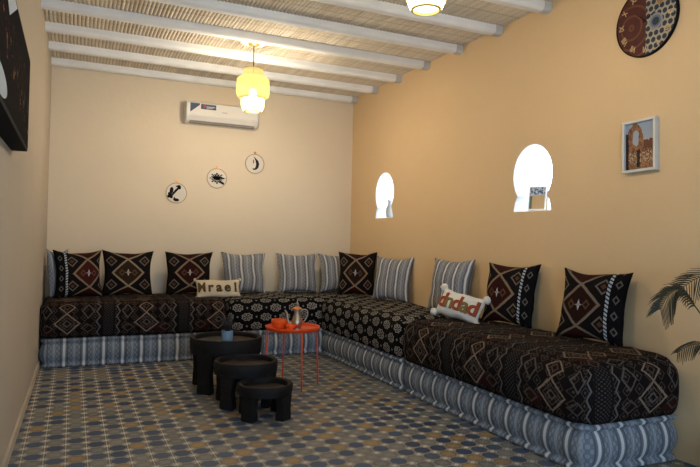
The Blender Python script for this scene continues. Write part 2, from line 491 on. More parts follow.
# cane ceiling: real corrugated canes running towards the back wall
b = B(); vs = []; px = -.55; n = 6; pitch = .036; xs = []
while px < XR + .05:
    for k in range(n):
        a = PI * k / n; xs.append((px + pitch / 2 - pitch / 2 * math.cos(a), ZC - .016 * math.sin(a)))
    px += pitch
ys = [Y0 - .05, D + .05]
for y in ys: vs += [(x, y, z) for x, z in xs]
m_ = len(xs); b.add(vs, [(i, i + 1, m_ + i + 1, m_ + i) for i in range(m_ - 1)])
struct(b.build('ceiling', 'cane', smooth=False))
b = B(); b.add([(-.6, Y0 - .1, ZC + .03), (XR + .1, Y0 - .1, ZC + .03), (XR + .1, D + .1, ZC + .03), (-.6, D + .1, ZC + .03)], [(0, 1, 2, 3)])
struct(b.build('roof', 'niche'))
# beams
k = 0; y = 8.10
while y > Y0 + .1:
    k += 1; b = B(); w, h = .056, .10
    prof = [(-w, 0.022), (-w + .022, 0), (w - .022, 0), (w, .022), (w, h), (-w, h)]
    prof = [(y + a, ZB + c) for a, c in prof]
    b.prism([(a, c + 0) for a, c in prof], XL(y) - .05, XR - .08, 'x')
    b.cur = 1
    b.prism([(y + (a - y) * .9, c) for a, c in prof], XR - .08, XR + .02, 'x')
    struct(b.build('trim_%d' % k, ['whitewash', 'beamend'], bevel=.012)); y -= .66

# right wall with the two keyhole openings
def keyhole(R=.255):
    pts = []; cz = .0; neck = math.radians(48)
    n = 40; a0 = -PI / 2 + neck; a1 = 3 * PI / 2 - neck
    for i in range(n + 1):
        a = a0 + (a1 - a0) * i / n; pts.append((R * math.cos(a), R * 1.08 * math.sin(a)))
    bz = -.325
    pts += [(-.225, bz + .09), (-.245, bz), (-.12, bz), (0, bz), (.12, bz), (.245, bz), (.225, bz + .09)]
    return pts
NICHE = [(7.145, 2.055), (4.305, 2.040)]     # centre y, z of the round part
hw, zlo, zhi = .45, 1.5, 2.6
b = B()
def quad(y0, y1, z0, z1): b.add([(XR, y0, z0), (XR, y1, z0), (XR, y1, z1), (XR, y0, z1)], [(0, 3, 2, 1)])
edges = [Y0 - .02]
for cy, cz in sorted(NICHE): edges += [cy - hw, cy + hw]
edges.append(D + .02)
for i in range(0, len(edges), 2): quad(edges[i], edges[i + 1], 0, ZC + .05)
for n_, (cy, cz) in enumerate(NICHE):
    quad(cy - hw, cy + hw, 0, zlo); quad(cy - hw, cy + hw, zhi, ZC + .05)
    pts = keyhole(); ang = [math.atan2(p[1], p[0]) for p in pts]
    ext = []
    for c_ in ((hw, zhi - cz), (-hw, zhi - cz), (-hw, zlo - cz), (hw, zlo - cz)): ext.append(math.atan2(c_[1], c_[0]))
    # insert points on the keyhole at the rectangle's corner angles
    P = [(a, p) for a, p in zip(ang, pts)]
    def at(a):
        best = None
        for i in range(len(pts)):
            p, q = Vector(pts[i]), Vector(pts[(i + 1) % len(pts)]); d = Vector((math.cos(a), math.sin(a)))
            den = d.x * (q - p).y - d.y * (q - p).x
            if abs(den) < 1e-9: continue
            t = (p.x * (q - p).y - p.y * (q - p).x) / den; s_ = (p.x * d.y - p.y * d.x) / den
            if t > 0 and -1e-6 <= s_ <= 1 + 1e-6: best = (d.x * t, d.y * t)
        return best
    for e in ext: P.append((e, at(e)))
    P.sort(key=lambda t: t[0])
    inn = [p for a, p in P]; out = []
    for a, p in P:
        c_, s_ = math.cos(a), math.sin(a)
        t = min((hw / abs(c_)) if abs(c_) > 1e-6 else 9, ((zhi - cz) if s_ > 0 else (cz - zlo)) / abs(s_) if abs(s_) > 1e-6 else 9)
        out.append((c_ * t, s_ * t))
    m = len(inn)
    b.add([(XR, cy + p[0], cz + p[1]) for p in inn] + [(XR, cy + p[0], cz + p[1]) for p in out],
          [(i, (i + 1) % m, (i + 1) % m + m, i + m) for i in range(m)])
    w = B(); rings = [(-.0, 1.0), (.004, .985), (.32, .93)]
    vs = []
    for dx, sc in rings: vs += [(XR + dx, cy + p[0] * sc, cz + (p[1] - 0) * sc) for p in inn]
    w.add(vs, [(r * m + i, r * m + (i + 1) % m, (r + 1) * m + (i + 1) % m, (r + 1) * m + i) for r in range(2) for i in range(m)])
    struct(w.build('window_%d' % (n_ + 1), 'niche', smooth=False))
struct(b.build('wall_right', 'ochre'))
# outer skin of the wall so that daylight comes in only through the openings
# front wall, behind the camera, with the wide window that gives the room its daylight
WX0, WX1, WZ0, WZ1 = -.2, 2.1, .25, 2.35
b = B()
def q2(x0, x1, z0, z1): b.add([(x0, Y0, z0), (x1, Y0, z0), (x1, Y0, z1), (x0, Y0, z1)], [(0, 1, 2, 3)])
q2(-.6, WX0, 0, ZC + .05); q2(WX1, XR + .02, 0, ZC + .05); q2(WX0, WX1, 0, WZ0); q2(WX0, WX1, WZ1, ZC + .05)
struct(b.build('wall_front', 'cream'))
b = B()
b.box(WX0, WX1, Y0 - .06, Y0 + .02, WZ0, WZ0 + .06); b.box(WX0, WX1, Y0 - .06, Y0 + .02, WZ1 - .06, WZ1)
b.box(WX0, WX0 + .06, Y0 - .06, Y0 + .02, WZ0, WZ1); b.box(WX1 - .06, WX1, Y0 - .06, Y0 + .02, WZ0, WZ1)
b.box((WX0 + WX1) / 2 - .03, (WX0 + WX1) / 2 + .03, Y0 - .06, Y0 + .02, WZ0, WZ1)
struct(b.build('window_3', 'winframe', bevel=.005))

# ------------------------------------------------------------------ sofas
def mattress(name, L, W, H, label, loc, rz, group):
    """striped tufted base: rolled piping top and bottom, bulging panel"""
    r = .045; s = .0125; P = []
    def line(p, q):
        n = max(1, int((Vector(q) - Vector(p)).length / s)); return [Vector(p).lerp(Vector(q), i / n) for i in range(n)]
    a, c = L / 2, W / 2
    cor = [(a - r, -c + r, -90), (a - r, c - r, 0), (-a + r, c - r, 90), (-a + r, -c + r, 180)]
    segs = [((-a + r, -c), (a - r, -c)), ((a, -c + r), (a, c - r)), ((a - r, c), (-a + r, c)), ((-a, c - r), (-a, -c + r))]
    pts = []
    for k in range(4):
        pts += line(*segs[k])
        cx, cy, a0 = cor[k]
        for i in range(4):
            an = math.radians(a0 + 90 * i / 4); pts.append(Vector((cx + r * math.cos(an), cy + r * math.sin(an))))
    n = len(pts); S = [0]
    for i in range(1, n): S.append(S[-1] + (pts[i] - pts[i - 1]).length)
    nor = []
    for i in range(n):
        t = (pts[(i + 1) % n] - pts[i - 1]).normalized(); nor.append(Vector((t.y, -t.x)))
    prof = [(-.05, 0, 0), (-.012, .002, .3), (.014, .018, 1), (.008, .036, 1), (-.012, .048, 0)]
    for i in range(1, 8):
        t = i / 8; prof.append((-.012 + .042 * math.sin(PI * t) ** .8, .048 + (H - .096) * t, .35))
    prof += [(-.012, H - .048, 0), (.010, H - .036, 1), (.018, H - .018, 1), (-.006, H - .002, .6), (-.05, H, 0)]
    vs, uv = [], []
    for i in range(n):
        sc = abs(math.sin(PI * S[i] / .049)) ** .6
        st = abs(math.sin(PI * (S[i] / .195 + .0)))  # deeper tuft under every white stripe
        for off, z, mod in prof:
            o = off + (mod * .011 * (sc - .5) if mod >= .6 else mod * .018 * (st - .6))
            o += .004 * noise.noise(Vector((S[i] * 3, z * 6, loc[1])))
            p = pts[i] + nor[i] * o
            zz = z + (.006 * noise.noise(Vector((S[i] * 2, 1, loc[0]))) + .004 * (sc - .5) if z > H * .5 else 0)
            vs.append((p.x, p.y, zz)); uv.append((S[i] - L / 2 + r, z))
    k = len(prof); fs = []
    for i in range(n):
        j = (i + 1) % n
        for t in range(k - 1): fs.append((i * k + t, j * k + t, j * k + t + 1, i * k + t + 1))
    fs.append(tuple(i * k + k - 1 for i in range(n))); fs.append(tuple(i * k for i in reversed(range(n))))
    o = obj(name, vs, fs, 'base', None, uv=uv, smooth=True)
    o.location = loc; o.rotation_euler = (0, 0, math.radians(rz)); return tag(o, label, 'mattress', group)

def softbox(name, L, W, H, mat, label, loc, rz, rad=.10, over=.0, seed=0, end=.0, group=None):
    """a soft upholstered mattress; UV continues from the front over the top"""
    nx, ny, nz = int(L / .04), int(W / .05), 10
    vs, idx, uvs = [], {}, []
    def key(i, j, k):
        if (i, j, k) in idx: return idx[(i, j, k)]
        x, y, z = -L / 2 + L * i / nx, -W / 2 + W * j / ny, H * k / nz
        c = Vector((max(-L / 2 + rad, min(L / 2 - rad, x)), max(-W / 2 + rad, min(W / 2 - rad, y)), max(rad * .45, min(H - rad, z))))
        d = Vector((x, y, z)) - c
        rr = rad if z > H / 2 else rad
        if d.length > 1e-6:
            lim = Vector((abs(d.x), abs(d.y), abs(d.z))); mx = max(lim)
            p = c + d.normalized() * mx
        else: p = Vector((x, y, z))
        # bulge of the sides and a gentle sag plus creases
        bl = math.sin(PI * k / nz)
        if j == 0 or y < -W / 2 + rad: p.y -= (over + .018) * bl
        if x > L / 2 - rad: p.x += end * bl
        w = Vector((x * 2.1 + seed, y * 2.1, z * 2.5)); f = min(1, k / 3)
        p += Vector((noise.noise(w), noise.noise(w + Vector((9, 0, 0))), noise.noise(w + Vector((0, 9, 0))))) * .016 * f
        w = w * 4.2; p += Vector((0, noise.noise(w), noise.noise(w + Vector((5, 0, 0))))) * .007 * f
        idx[(i, j, k)] = len(vs); vs.append(p); uvs.append((x, y, z)); return idx[(i, j, k)]
    fs, kind = [], []
    for i in range(nx):
        for j in range(ny):
            fs.append((key(i, j, nz), key(i + 1, j, nz), key(i + 1, j + 1, nz), key(i, j + 1, nz))); kind.append('t')
            fs.append((key(i, j, 0), key(i, j + 1, 0), key(i + 1, j + 1, 0), key(i + 1, j, 0))); kind.append('t')
        for k in range(nz):
            fs.append((key(i, 0, k), key(i + 1, 0, k), key(i + 1, 0, k + 1), key(i, 0, k + 1))); kind.append('f')
            fs.append((key(i, ny, k), key(i, ny, k + 1), key(i + 1, ny, k + 1), key(i + 1, ny, k))); kind.append('f')
    for j in range(ny):
        for k in range(nz):
            fs.append((key(0, j, k), key(0, j, k + 1), key(0, j + 1, k + 1), key(0, j + 1, k))); kind.append('l')
            fs.append((key(nx, j, k), key(nx, j + 1, k), key(nx, j + 1, k + 1), key(nx, j, k + 1))); kind.append('r')
    def uv(vi, fi):
        x, y, z = uvs[vi]; t = kind[fi]
        if t == 't': return (x + 5, H + y + W / 2)
        if t == 'f': return (x + 5, z)
        if t == 'r': return (L / 2 + y + W / 2 + 5, z)
        return (-L / 2 - y - W / 2 + 5, z)
    o = obj(name, vs, fs, mat, None, uv=uv, smooth=True)
    o.location = loc; o.rotation_euler = (0, 0, math.radians(rz)); return tag(o, label, 'seat mattress', group)

HB = .312
XF = 2.875                      # front line of the bench along the right wall
YF = 7.165                      # front line of the bench along the back wall
mattress('base_mattress', 3.93, .965, HB, 'long striped base mattress on the floor along the back wall, bluish at its left', (1.712, 7.667, 0), 0, None)
mattress('base_mattress', 2.03, .80, HB, 'striped base mattress on the floor at the right wall, from the corner to the seam', (3.287, 6.075, 0), -90, None)
mattress('base_mattress', 2.21, .80, HB, 'striped base mattress at the right wall nearest the viewer, its pale blue end showing', (3.287, 3.915, 0), -90, None)
SZ = HB + .003; SH = .385
softbox('seat_mattress', 1.98, .99, SH, 'seat_kilim', 'kilim covered seat mattress at the left end of the back wall, under the kilim cushions', (.705, 7.665, SZ), 0, seed=3, over=.005)
softbox('seat_mattress', 1.99, .99, SH, 'medal', 'black seat mattress with pale medallions along the back wall into the corner', (2.70, 7.665, SZ), 0, seed=11)
softbox('seat_mattress', 2.10, .86, SH, 'medal', 'black medallion seat mattress along the right wall, between the corner and the kilim one', (3.282, 6.10, SZ), -90, seed=17)
softbox('seat_mattress', 2.26, .88, SH, 'seat_kilim', 'kilim covered seat mattress at the right wall nearest the viewer', (3.272, 3.905, SZ), -90, seed=23, rad=.12, over=.02, end=.03)

# ------------------------------------------------------------------ cushions
def pillow_mesh(w, h, t, seed=0, n=22, ear=.13):
    vs, uv, fs = [], [], []
    def pt(i, j, s):
        u, v = 2 * i / n - 1, 2 * j / n - 1
        x = u * w / 2 * (1 - ear * (1 - v * v) * abs(u) ** 2)
        z = v * h / 2 * (1 - ear * (1 - u * u) * abs(v) ** 2)
        th = t / 2 * ((1 - abs(u) ** 2.6) * (1 - abs(v) ** 2.6)) ** .55
        q = Vector((u * 1.6 + seed, v * 1.6, s))
        if 0 < i < n and 0 < j < n:
            th *= 1 + .18 * noise.noise(q)
            th += .006 * noise.noise(q * 4)
        sl = -.10 * t * v          # the filling sags down
        x += .012 * noise.noise(Vector((v * 1.5, seed, 2))); z += .012 * noise.noise(Vector((u * 1.5, seed, 7)))
        return (x, -s * max(th, .004 if (0 < i < n and 0 < j < n) else 0) + sl * 0, z + h / 2)
    ids = {}
    for s in (1, -1):
        for i in range(n + 1):
            for j in range(n + 1):
                edge = i in (0, n) or j in (0, n)
                if edge and s == -1: ids[(s, i, j)] = ids[(1, i, j)]; continue
                ids[(s, i, j)] = len(vs); vs.append(pt(i, j, s)); uv.append((i / n, j / n))
    for i in range(n):
        for j in range(n):
            a = [ids[(1, i, j)], ids[(1, i + 1, j)], ids[(1, i + 1, j + 1)], ids[(1, i, j + 1)]]; fs.append(tuple(a))
            a = [ids[(-1, i, j)], ids[(-1, i, j + 1)], ids[(-1, i + 1, j + 1)], ids[(-1, i + 1, j)]]; fs.append(tuple(a))
    rim = [vs[ids[(1, i, 0)]] for i in range(n)] + [vs[ids[(1, n, j)]] for j in range(n)] + [vs[ids[(1, n - i, n)]] for i in range(n)] + [vs[ids[(1, 0, n - j)]] for j in range(n)]
    return vs, fs, uv, rim
ZS = SZ + SH - .012
def cushion(mat, label, x, y, rz, w=.60, h=.56, t=.17, tilt=-11, seed=0, group=None, roll=0, z=ZS):
    vs, fs, uv, rim = pillow_mesh(w, h, t, seed)
    o = obj('cushion', vs, fs, mat, None, uv=uv, smooth=True)
    o.location = (x, y, z); o.rotation_euler = (math.radians(tilt), math.radians(roll), math.radians(rz))
    return tag(o, label, 'cushion', group)
K, S = 'kilim cushions', 'striped cushions'
cushion('stripe2', 'striped grey and blue cushion in the left corner, mostly behind a kilim cushion', -.095, 7.86, 62, w=.48, t=.12, seed=1, tilt=-6, group=S)
cushion('kil_a', 'maroon diamond kilim cushion in the left corner, its white braid on the left', .10, 7.70, 20, w=.56, h=.56, seed=2, group=K)
cushion('kil_b', 'kilim cushion with a golden brown diamond, second kilim cushion from the left wall', .63, 7.84, 0, seed=5, group=K)
cushion('kil_c', 'kilim cushion with a dark maroon diamond, left of the small ecru lettered pillow', 1.36, 7.84, 0, seed=8, group=K)
cushion('stripe', 'striped cushion on the back wall directly behind the ecru lettered pillow', 2.075, 7.87, 0, w=.60, seed=9, group=S)
cushion('stripe', 'striped cushion on the back wall standing alone above the orange table', 2.82, 7.87, 0, w=.60, seed=13, group=S)
cushion('stripe', 'striped cushion in the far right corner, half behind the corner kilim cushion', 3.43, 7.90, 0, w=.56, seed=15, group=S)
cushion('kil_d', 'kilim cushion with a brown diamond leaning in the far right corner', 3.45, 7.36, -32, w=.53, h=.60, seed=21, group=K)
cushion('stripe2', 'striped cushion on the right wall, right beside the corner kilim cushion', 3.52, 6.55, -66, w=.58, h=.56, seed=22, group=S)
cushion('stripe2', 'striped cushion on the right wall behind the white lettered pillow', 3.53, 5.34, -79, w=.59, h=.58, seed=25, group=S)
cushion('kil_e', 'maroon kilim cushion on the right wall beside the white lettered pillow', 3.53, 4.39, -79, w=.59, h=.57, seed=28, group=K)
cushion('kil_f', 'kilim cushion on the right wall nearest the viewer, beside the palm', 3.53, 3.435, -81, w=.59, h=.555, seed=31, group=K)

def letters_on(parent, word, mats, w, size, t, zc, spread):
    n = len(word)
    for i, ch in enumerate(word):
        vs, fs = text_mesh(ch, size, .004)
        x0 = (i - (n - 1) / 2) * spread
        out = []
        kx = .74 if ch == 'M' else 1
        for v in vs:
            x = x0 + v.x * kx; z = zc + v.y; u = x / (w / 2); vv = (z - zc) / (zc)
            th = t / 2 * max(0, (1 - abs(u) ** 2.6) * (1 - abs(vv) ** 2.6)) ** .55
            out.append((x, -th - .004 - v.z, z))
        obj('letter', out, fs, mats[i % len(mats)], parent)
def name_pillow(label, loc, rz, tilt, roll, w, h, t, mat, word, mats, size, spread, seed, pom):
    r = thing('lettered_pillow', label, 'pillow', loc, rz, 'small lettered pillows', tilt, roll)
    vs, fs, uv, rim = pillow_mesh(w, h, t, seed, ear=.07)
    cv = obj('cover', vs, fs, mat, r, uv=uv, smooth=True)
    letters_on(cv, word, mats, w, size, t * 1.02, h / 2, spread)
    for sx in (-1, 1):
        for sz in (0, 1):
            b = B(); c = (sx * w * .5, 0, sz * h); b.sphere(c, pom, 12, 8)
            o = b.build('pompom' if pom > .02 else 'tassel', mat, r, smooth=True)
            for v in o.data.vertices: v.co += (v.co - Vector(c)) * (.35 * noise.noise(v.co * 60))
    return r
name_pillow('small ecru pillow lettered in brown in front of the back wall cushions', (1.665, 7.52, ZS - .004), 0, -24, 0, .56, .235, .10, 'ecru', 'Mrael', ['letter_brown'], .165, .104, 3, .018)
name_pillow('small white pillow with rust and olive letters and corner pompoms, by the right wall', (3.25, 4.765, ZS + .028), -66, -24, 11, .47, .255, .14, 'white_cotton', 'dndad', ['letter_red', 'letter_olive'], .195, .082, 6, .036)

# ------------------------------------------------------------------ black nest of tables
def stool(label, x, y, R, h, rz, leg):
    r = thing('nesting_table', label, 'side table', (x, y, 0), rz, 'nest of black round tables')
    ap = h * .30
    b = B(); b.lathe([(0, h - .045), (R - .045, h - .045), (R - .038, h - .008), (R - .028, h), (R - .008, h), (R, h - .010), (R, h - ap * .5), (R - .006, h - ap), (R - .03, h - ap), (R - .036, h - .075), (0, h - .075)], 48)
    b.build('tabletop', ['blackwood'], r, smooth=True).modifiers.new('e', 'EDGE_SPLIT').split_angle = math.radians(40)
    b = B(); b.lathe([(0, h - .0445), (R - .047, h - .0445)][::1] + [(R - .047, h - .041), (0, h - .041)], 40)
    b.build('tray_inset', 'blackwood_in', r, smooth=False)
    for i in range(4):
        a = PI / 4 + i * PI / 2; b = B()
        sec = []
        zs = [0, .03, (h - ap) * .5, h - ap, h - .09]
        ws = [leg * 1.05, leg * 1.12, leg * .92, leg * 1.25, leg * 1.35]
        vs = []
        for z, w_ in zip(zs, ws):
            r0, r1 = R - .062, R + .006
            for rr, s_ in ((r1, -1), (r1, 1), (r0, 1), (r0, -1)):
                an = a + s_ * w_ / 2 / rr; vs.append((rr * math.cos(an), rr * math.sin(an), z))
        fs = [(0, 3, 2, 1), (16, 17, 18, 19)] + [(q * 4 + k, q * 4 + (k + 1) % 4, (q + 1) * 4 + (k + 1) % 4, (q + 1) * 4 + k) for q in range(4) for k in range(4)]
        b.add(vs, fs); b.build('leg', 'blackwood', r, bevel=.008)
    return r
BIGT = (1.36, 5.78, .46)
stool('largest and tallest black round wooden table, blue potted plant on it', BIGT[0], BIGT[1], .335, .485, -4, .135)
stool('middle black round wooden table, tucked between the largest and the smallest', 1.392, 5.170, .272, .375, -6, .115)
stool('smallest and lowest black round wooden table, nearest the viewer', 1.436, 4.735, .222, .268, -10, .105)
# little pot
r = thing('potted_plant', 'small grey blue pot with a dark spiky plant on the largest black table', 'plant', (1.36, 5.745, .4445))
b = B(); b.lathe([(0, 0), (.048, 0), (.054, .008), (.054, .098), (.049, .098), (.049, .012), (0, .012)], 28); pt_ = b.build('pot', 'bluepot', r, smooth=True); pt_.modifiers.new('e', 'EDGE_SPLIT')
b = B(); b.lathe([(0, .012), (.0485, .012), (.0485, .085), (0, .088)], 24); b.build('soil', 'soil', pt_, smooth=True)
b = B()
for i in range(46):
    a = random.uniform(0, 2 * PI); rr = random.uniform(0, .022); e = random.uniform(.025, .068); h = random.uniform(.08, .18)
    p0 = Vector((rr * math.cos(a), rr * math.sin(a), .085)); p2 = Vector((e * math.cos(a), e * math.sin(a), .085 + h * .9))
    pm = (p0 + p2) / 2 + Vector((0, 0, .02)); b.tube([p0, pm, p2], [.005, .006, .0012], 5)
b.build('foliage', 'succ', r, smooth=True)

# ------------------------------------------------------------------ orange red tray table
TX, TY, TH, TR = 1.975, 5.64, .575, .262
r = thing('tray_table', 'orange red round metal tray table with thin legs', 'side table', (TX, TY, 0))
b = B(); b.lathe([(0, TH - .030), (TR - .012, TH - .030), (TR, TH - .018), (TR + .002, TH + .004), (TR - .003, TH + .006), (TR - .007, TH - .016), (TR - .014, TH - .024), (0, TH - .024)], 56)
b.build('tray', 'red', r, smooth=True)
th0 = math.radians(-89.4)
feet = []
for i in range(4):
    a = th0 + i * PI / 2; fx, fy = (TR - .004) * math.cos(a), (TR - .004) * math.sin(a); feet.append((fx * 1.06, fy * 1.06))
    b = B(); b.tube([(fx * .975, fy * .975, TH - .03), (fx * 1.06, fy * 1.06, 0)], .0075, 10); b.build('leg', 'red', r, smooth=True)
b = B(); b.lathe([(TR - .035, TH - .036), (TR - .018, TH - .036), (TR - .018, TH - .030), (TR - .035, TH - .030)], 48, closed=True)
b.build('support_ring', 'red', r)
TT = TH - .0235
# teapot
r = thing('teapot', 'engraved silver teapot with a copper lid on the orange tray table', 'teapot', (TX + .015, TY - .07, TT), -8); r.scale = (1.12, 1.12, 1.12)
b = B(); b.lathe([(0, 0), (.034, 0), (.036, .006), (.030, .014), (.040, .030), (.047, .052), (.046, .074), (.037, .098), (.028, .122), (.026, .150), (.030, .168), (.031, .172), (0, .172)], 32)
b.build('body', 'silver', r, smooth=True)
b = B(); b.lathe([(0, .172), (.046, .172), (.048, .177), (.034, .186), (.018, .196), (0, .198)], 28); ld = b.build('lid', 'copper', r, smooth=True)
b = B(); b.lathe([(0, .196), (.006, .197), (.005, .206), (.010, .212), (.012, .220), (.009, .228), (.004, .234), (.003, .246), (0, .249)], 16); b.build('knob', 'silver', ld, smooth=True)
b = B(); pts = spline([(-.040, 0, .045), (-.072, 0, .062), (-.082, 0, .10), (-.088, 0, .14), (-.106, 0, .168)], 6); b.tube(pts, [.014 - .009 * i / (len(pts) - 1) for i in range(len(pts))], 10)
b.build('spout', 'silver', r, smooth=True)
b = B(); pts = spline([(.028, 0, .155), (.06, 0, .172), (.088, 0, .160), (.092, 0, .125), (.074, 0, .085), (.045, 0, .058)], 6); b.tube(pts, .0055, 8)
b.build('handle', 'silver', r, smooth=True)
# cups
def cup(label, x, y, R, h):
    b = B(); b.lathe([(0, 0), (R * .62, 0), (R * .66, .004), (R * .9, h * .35), (R, h * .75), (R * .97, h), (R * .90, h), (R * .92, h * .75), (R * .8, h * .35), (R * .5, .010), (0, .010)], 28)
    o = b.build('tea_bowl', 'redcup', None, smooth=True); o.location = (x, y, TT); tag(o, label, 'bowl', 'orange red bowls on the tray table')
cup('largest orange red bowl, at the left side of the tray table', TX - .150, TY - .02, .074, .098)
cup('small orange red cup between the large bowl and the silver teapot', TX - .052, TY + .045, .048, .070)
cup('low orange red cup at the front left of the tray table', TX - .070, TY - .120, .046, .060)
cup('orange red cup behind the silver teapot on the tray table', TX + .075, TY + .065, .044, .090)

# ------------------------------------------------------------------ pendant lamps
def pendant(label, x, y, zbot, ztop, watts):
    r = thing('pendant_lamp', label, 'pendant lamp', (x, y, ztop), 0, 'woven pendant lamps')
    zb = zbot - ztop
    b = B(); b.lathe([(0, -.030), (.045, -.028), (.062, -.015), (.064, -.002), (0, -.002)], 32); b.build('canopy', 'brass', r, smooth=True)
    b = B(); b.tube([(0, 0, -.028), (0, 0, zb + .32)], .006, 8); b.build('cord', 'cord', r)
    b = B(); b.tube([(0, 0, zb + .33), (0, 0, zb + .25)], .022, 14); b.build('socket', 'brass', r, smooth=True)
    b = B(); b.sphere((0, 0, zb + .20), .038, 16, 10, (1, 1, 1.3)); b.build('bulb', 'bulb', r, smooth=True)
    b = B(); b.lathe([(0, zb + .012), (.080, zb + .012), (.080, zb + .016), (0, zb + .016)], 28); b.build('glow_disc', 'glow_disc', r)
    TI = {}
    tiers = [('upper_tier', [(.095, .455), (.108, .440), (.112, .40), (.112, .375)]),
             ('middle_tier', [(.112, .375), (.150, .368), (.171, .345), (.176, .29), (.176, .20), (.168, .165), (.150, .145), (.120, .138)]),
             ('lower_tier', [(.118, .138), (.124, .12), (.119, .055), (.102, .012), (.086, 0)])]
    for nm, pr in tiers:
        n = 48; vs, uv, fs = [], [], []; k = len(pr)
        for i in range(n + 1):
            a = 2 * PI * i / n
            for rr, z in pr:
                vs.append((rr * math.cos(a), rr * math.sin(a), zb + z)); uv.append((i / n * 2, z * 8))
        for i in range(n):
            for t in range(k - 1): fs.append((i * k + t, i * k + t + 1, (i + 1) * k + t + 1, (i + 1) * k + t))
        o = TI[nm] = obj(nm, vs, fs, 'shade_low' if nm == 'lower_tier' else 'shade', r, uv=uv, smooth=True)
    for zz, rr in ((0, .086), (.138, .124), (.372, .116), (.455, .096)):
        b = B(); b.lathe([(rr - .005, zb + zz - .005), (rr + .005, zb + zz - .005), (rr + .005, zb + zz + .005), (rr - .005, zb + zz + .005)], 40, closed=True)
        b.build('hoop', 'brass', TI['lower_tier' if zz < .1 else 'middle_tier' if zz < .38 else 'upper_tier'])
    l = bpy.data.lights.new('pendant_light', 'POINT'); l.energy = watts; l.color = (1, .85, .67); l.shadow_soft_size = .05
    o = bpy.data.objects.new('pendant_light', l); C.objects.link(o); o.parent = r; o.location = (0, 0, zb + .10)
pendant('woven yellow pendant lamp hanging near the back wall by the air conditioner', 1.725, 6.40, 2.775, ZC - .016, 120)
pendant('woven pendant lamp nearer the viewer, cut off at the top of the picture', 1.94, 3.22, 2.835, ZC - .016, 72)

# ------------------------------------------------------------------ air conditioner
r = thing('air_conditioner', 'white split air conditioner high on the back wall', 'air conditioner', (1.765, D - .001, 2.90))
W2 = .475
prof = [(0, 0), (-.10, -.0), (-.16, .012), (-.20, .055), (-.215, .10), (-.215, .235), (-.195, .265), (-.15, .28), (0, .28)]
b = B(); b.prism(prof, -W2, W2, 'x'); b.build('casing', 'acwhite', r, bevel=.008)
b = B(); b.box(-W2 + .03, W2 - .015, -.222, -.214, .095, .255); b.build('front_panel', 'acwhite', r, bevel=.004)
b = B(); b.add([(-W2 + .04, -.187, .028), (W2 - .04, -.187, .028), (W2 - .04, -.219, .085), (-W2 + .04, -.219, .085), (-W2 + .04, -.180, .034), (W2 - .04, -.180, .034), (W2 - .04, -.212, .088), (-W2 + .04, -.212, .088)],
      [(0, 1, 2, 3), (4, 7, 6, 5), (0, 4, 5, 1), (3, 2, 6, 7), (0, 3, 7, 4), (1, 5, 6, 2)]); b.build('louver', 'acwhite', r)
b = B(); b.box(-W2 + .05, W2 - .05, -.182, -.12, -.003, .03); b.build('air_slot', 'acdark', r)
b = B(); b.add([(-.43, -.2235, .245), (-.31, -.2235, .245), (-.31, -.2235, .225), (-.43, -.2235, .125)], [(0, 3, 2, 1)]); b.build('corner_sticker', 'acblue', r)
b = B(); b.box(-.295, -.10, -.2245, -.222, .175, .240); st = b.build('blue_sticker', 'acblue', r)
b = B(); b.box(-.262, -.235, -.226, -.2245, .195, .235); b.build('sticker_print', 'acred', st)
b = B(); b.box(-.225, -.115, -.226, -.2245, .205, .212); b.box(-.225, -.14, -.226, -.2245, .190, .195); b.build('sticker_line', 'acwhite', st)
b = B()
for i in range(6): b.box(-.02 + i * .012, -.012 + i * .012, -.2245, -.222, .150, .158)
b.build('badge', 'acdark', r)

# ------------------------------------------------------------------ embroidery hoops
def hoop(label, x, z, draw):
    r = thing('embroidery_hoop', label, 'wall decoration', (x, D, z), 0, 'embroidery hoops on the back wall')
    R = .135
    b = B(); n = 40; vs = []
    b.lathe([(R - .010, -.012), (R, -.012), (R, .0), (R - .010, .0)], 44, closed=True)
    o = b.build('ring', 'hoopwood', r)
    for v in o.data.vertices: v.co = Vector((v.co.x, v.co.z, v.co.y))
    o.data.flip_normals()
    b = B(); b.prism([(math.cos(2 * PI * i / n) * (R - .008), math.sin(2 * PI * i / n) * (R - .008)) for i in range(n)], -.008, -.002, 'y'); cl = b.build('cloth', 'linen', r)
    b = B(); b.box(-.012, .012, -.016, .0, R - .002, R + .030); b.tube([(-.020, -.008, R + .016), (.020, -.008, R + .016)], .004, 8); b.build('screw_clasp', 'copper', r)
    b = B()
    for P in draw: b.prism([(p[0], p[1]) for p in P], -.0105, -.0075, 'y')
    b.build('motif', 'ink', cl)
def blobby(pts): return [(a * .1, c * .1) for a, c in pts]
def ell(cx, cz, rx, rz_, a=0, n=14):
    return [(cx + rx * math.cos(t) * math.cos(a) - rz_ * math.sin(t) * math.sin(a), cz + rx * math.cos(t) * math.sin(a) + rz_ * math.sin(t) * math.cos(a)) for t in [2 * PI * i / n for i in range(n)]]
m1 = [ell(-.062, .035, .024, .042, -.1), ell(-.075, -.030, .026, .045, .5), ell(-.095, -.045, .02, .02),
      [(-.075, -.03), (-.045, -.035), (.015, .035), (.05, .085), (.035, .098), (-.01, .05), (-.05, .0)],
      ell(.035, .078, .022, .030, .2), ell(.012, .09, .022, .010, .3), ell(-.0, -.088, .038, .020, -.1), ell(-.025, -.072, .010, .02)]
m2 = [ell(0, 0, .045, .026), ell(.0, .012, .062, .018)]
for i in range(16):
    a = 2 * PI * i / 16; ca, sa = math.cos(a), math.sin(a); r0, r1 = (.042, .098 - .02 * (i % 2))
    rz1 = .75
    m2.append([(r0 * ca - .009 * sa, (r0 * sa + .006 * ca) * rz1), (r0 * ca + .006 * sa, (r0 * sa - .006 * ca) * rz1), (r1 * ca + .009 * sa, (r1 * sa - .009 * ca) * rz1), (r1 * ca - .012 * sa, (r1 * sa + .009 * ca) * rz1)])
